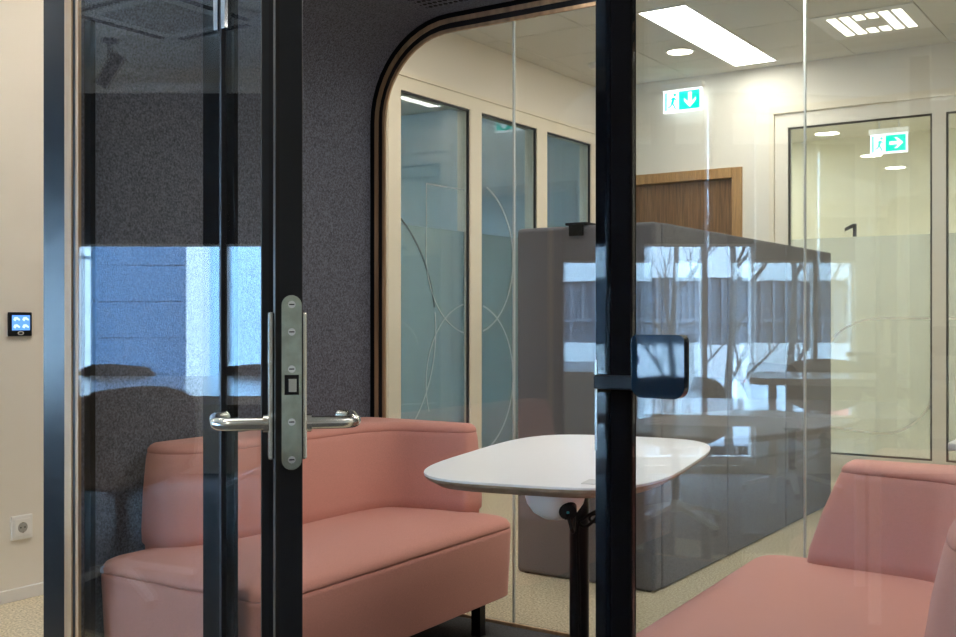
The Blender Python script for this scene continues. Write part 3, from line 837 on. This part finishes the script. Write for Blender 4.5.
# ------------------------------------------------------------------ outdoors, seen only in reflections
GZ = -1.5
M_ground = mat('grey_street_asphalt', (.17,.175,.185), .9, noise=(.6,.10))
M_side = mat('blue_grey_cladding', (.022,.062,.125), .6, noise=(6,.06))
M_render = mat('white_facade_render', (.80,.82,.84), .8)
M_dglass = mat('dark_facade_window', (.05,.07,.10), .5)
M_fin = mat('grey_facade_fin', (.075,.09,.115), .6)
M_bark = mat('grey_brown_bark', (.035,.030,.027), .9, bump=(40,.5))
g = B().prism([WL(-60,.3), WL(60,.3), WL(60,80), WL(-60,80)], GZ-.2, GZ).make('ground', M_ground)
tag(g, 'grey street and forecourt outside the daylight windows', 'street', kind='structure')
def out_frame(px, Z, turn=0.0):
    x, y = seen_in_front_glass(px, Z)
    return Matrix.Translation((x,y,0)) @ Matrix.Rotation(WA+turn, 4, 'Z')
# clad building (left glass); local x grows along the facade, local +y faces the office
Mt = out_frame(139, 14.0, -.10)
t = thing('clad_building', 'building with blue grey horizontal cladding and white corner strips', 'building', tuple(Mt.translation))
S = 14.0/FPX
B().box(-5, 1.75, -6, -.03, GZ, 7).map(Mt).make('wall', M_side, t, world=True)
for i in range(16):
    z = GZ + .475*i
    B().box(-45*S, 46*S, -.03, .0, z, z+.462).map(Mt).make('cladding_board', M_side, t, world=True)
for a, c in ((-62,-46), (47,70)):
    B().box(a*S, c*S, -.03, .06, GZ, 7).map(Mt).make('corner_strip', M_render, t, world=True)
B().box(-62*S, -46*S, .06, .07, 1.93-.04, 1.93).map(Mt).make('strip_joint', M_fin, t, world=True)
B().box(-5, -63*S, -.03, .0, GZ, 7).map(Mt).make('cladding_board', M_render, t, world=True)
B().box(70*S, 1.75, -.03, .03, GZ, 7).map(Mt).make('window_bay', mat('pale_bay_panel', (.42,.60,.78), .5), t, world=True)
# white building with a long window band (fixed glass and rear glass)
Mt = out_frame(690, 25.0, .10)
t = thing('white_building', 'long white building with a dark band of windows across the street', 'building', tuple(Mt.translation))
S = 25.0/FPX
B().box(-9, 9, -6, -.25, GZ, 9).map(Mt).make('core', M_render, t, world=True)
B().box(-9, 9, -.25, 0, GZ, .50).map(Mt).make('plinth', M_render, t, world=True)
B().box(-9, 9, -.25, 0, 2.08, 9).map(Mt).make('upper_wall', M_render, t, world=True)
B().box(-9, 9, -.249, -.2, .50, 2.08).map(Mt).make('window_band', M_dglass, t, world=True)
for i in range(60):
    x = -8.9 + 17.8*i/59
    B().box(x-.03, x+.03, -.2, -.03, .50, 2.08).map(Mt).make('facade_fin', M_fin, t, world=True)
B().box(-9, 9, -.2, -.08, 1.02, 1.12).map(Mt).make('window_rail', M_fin, t, world=True)
# bare street trees
def tree(px, Z, h, seed, label):
    rnd = random.Random(seed)
    x, y = seen_in_front_glass(px, Z)
    t = thing('bare_tree', label, 'tree', (x,y,GZ), rnd.random()*6, 'bare street trees')
    tr, br = B(), B()
    P = [Vector((0,0,0))]
    for k in range(8): P.append(P[-1] + Vector((rnd.uniform(-.06,.06), rnd.uniform(-.06,.06), h/8)))
    tr.tube(P, [.07*(1-.75*k/8) for k in range(9)], 8)
    def branch(p, d, L, r, lev):
        Q = [p]; dd = d.copy()
        for k in range(4):
            dd = (dd + Vector((rnd.uniform(-.18,.18), rnd.uniform(-.18,.18), rnd.uniform(0,.22)))).normalized()
            Q.append(Q[-1] + dd*L/4)
        br.tube(Q, [r*(1-.2*k) for k in range(5)], 5)
        if lev < 3:
            for k in range(3):
                q = Q[1+k]; a = rnd.uniform(0, 2*pi)
                nd = (dd + Vector((cos(a), sin(a), .35))*.8).normalized()
                branch(q, nd, L*.6, r*.5, lev+1)
    for k in range(2, 8):
        for _ in range(2):
            a = rnd.uniform(0, 2*pi)
            branch(P[k], Vector((cos(a), sin(a), .8)).normalized(), h*.26*(1.25-.1*k), .030, 1)
    tr.make('trunk', M_bark, t, smooth=60); br.make('branches', M_bark, t)
tree(728, 15.0, 6.6, 3, 'bare street tree with grey bark beside the red car')
tree(676, 16.0, 6.0, 5, 'bare street tree with grey bark beside the silver car')
# parked cars
M_tyre = mat('tyre_rubber', (.012,.012,.013), .8)
def car(px, Z, turn, col, label):
    x, y = seen_in_front_glass(px, Z)
    t = thing('parked_car', label, 'car', (x,y,GZ), WA+turn)
    paint = mat('car_paint', col, .25)
    prof = [(-2.1,.35),(-2.12,.70),(-2.0,.86),(-1.35,.95),(-.75,1.36),(-.2,1.45),(.75,1.43),(1.45,1.02),(1.98,.92),(2.08,.66),(2.05,.35)]
    B().prism_y(prof, -.84, .84).make('body', paint, t, bevel=.06, seg=3, smooth=40)
    for sg in (-1, 1):
        y0, y1 = sorted((sg*.838, sg*.846))
        B().prism_y([(-1.15,.98),(-.68,1.31),(-.05,1.37),(-.05,.98)], y0, y1).make('side_window', M_dglass, t)
        B().prism_y([(.02,.98),(.02,1.37),(.66,1.35),(1.2,1.02)], y0, y1).make('side_window', M_dglass, t)
        for xx in (-1.3, 1.3):
            B().tube([(xx,sg*.70,.32),(xx,sg*.862,.32)], .32, 20).make('wheel', M_tyre, t, smooth=40)
            B().tube([(xx,sg*.860,.32),(xx,sg*.870,.32)], .20, 16).make('wheel_rim', M_lgrey, t)
    B().add([(-1.33,-.70,.975),(-1.33,.70,.975),(-.80,.62,1.345),(-.80,-.62,1.345)], [(0,1,2,3)]).map(Matrix.Translation((-.02,0,.01))).make('windscreen', M_dglass, t)
car(690, 21.0, pi/2, (.55,.60,.68), 'silver car parked before the white building')
car(794, 21.0, pi/2, (.42,.06,.05), 'red car parked before the white building')
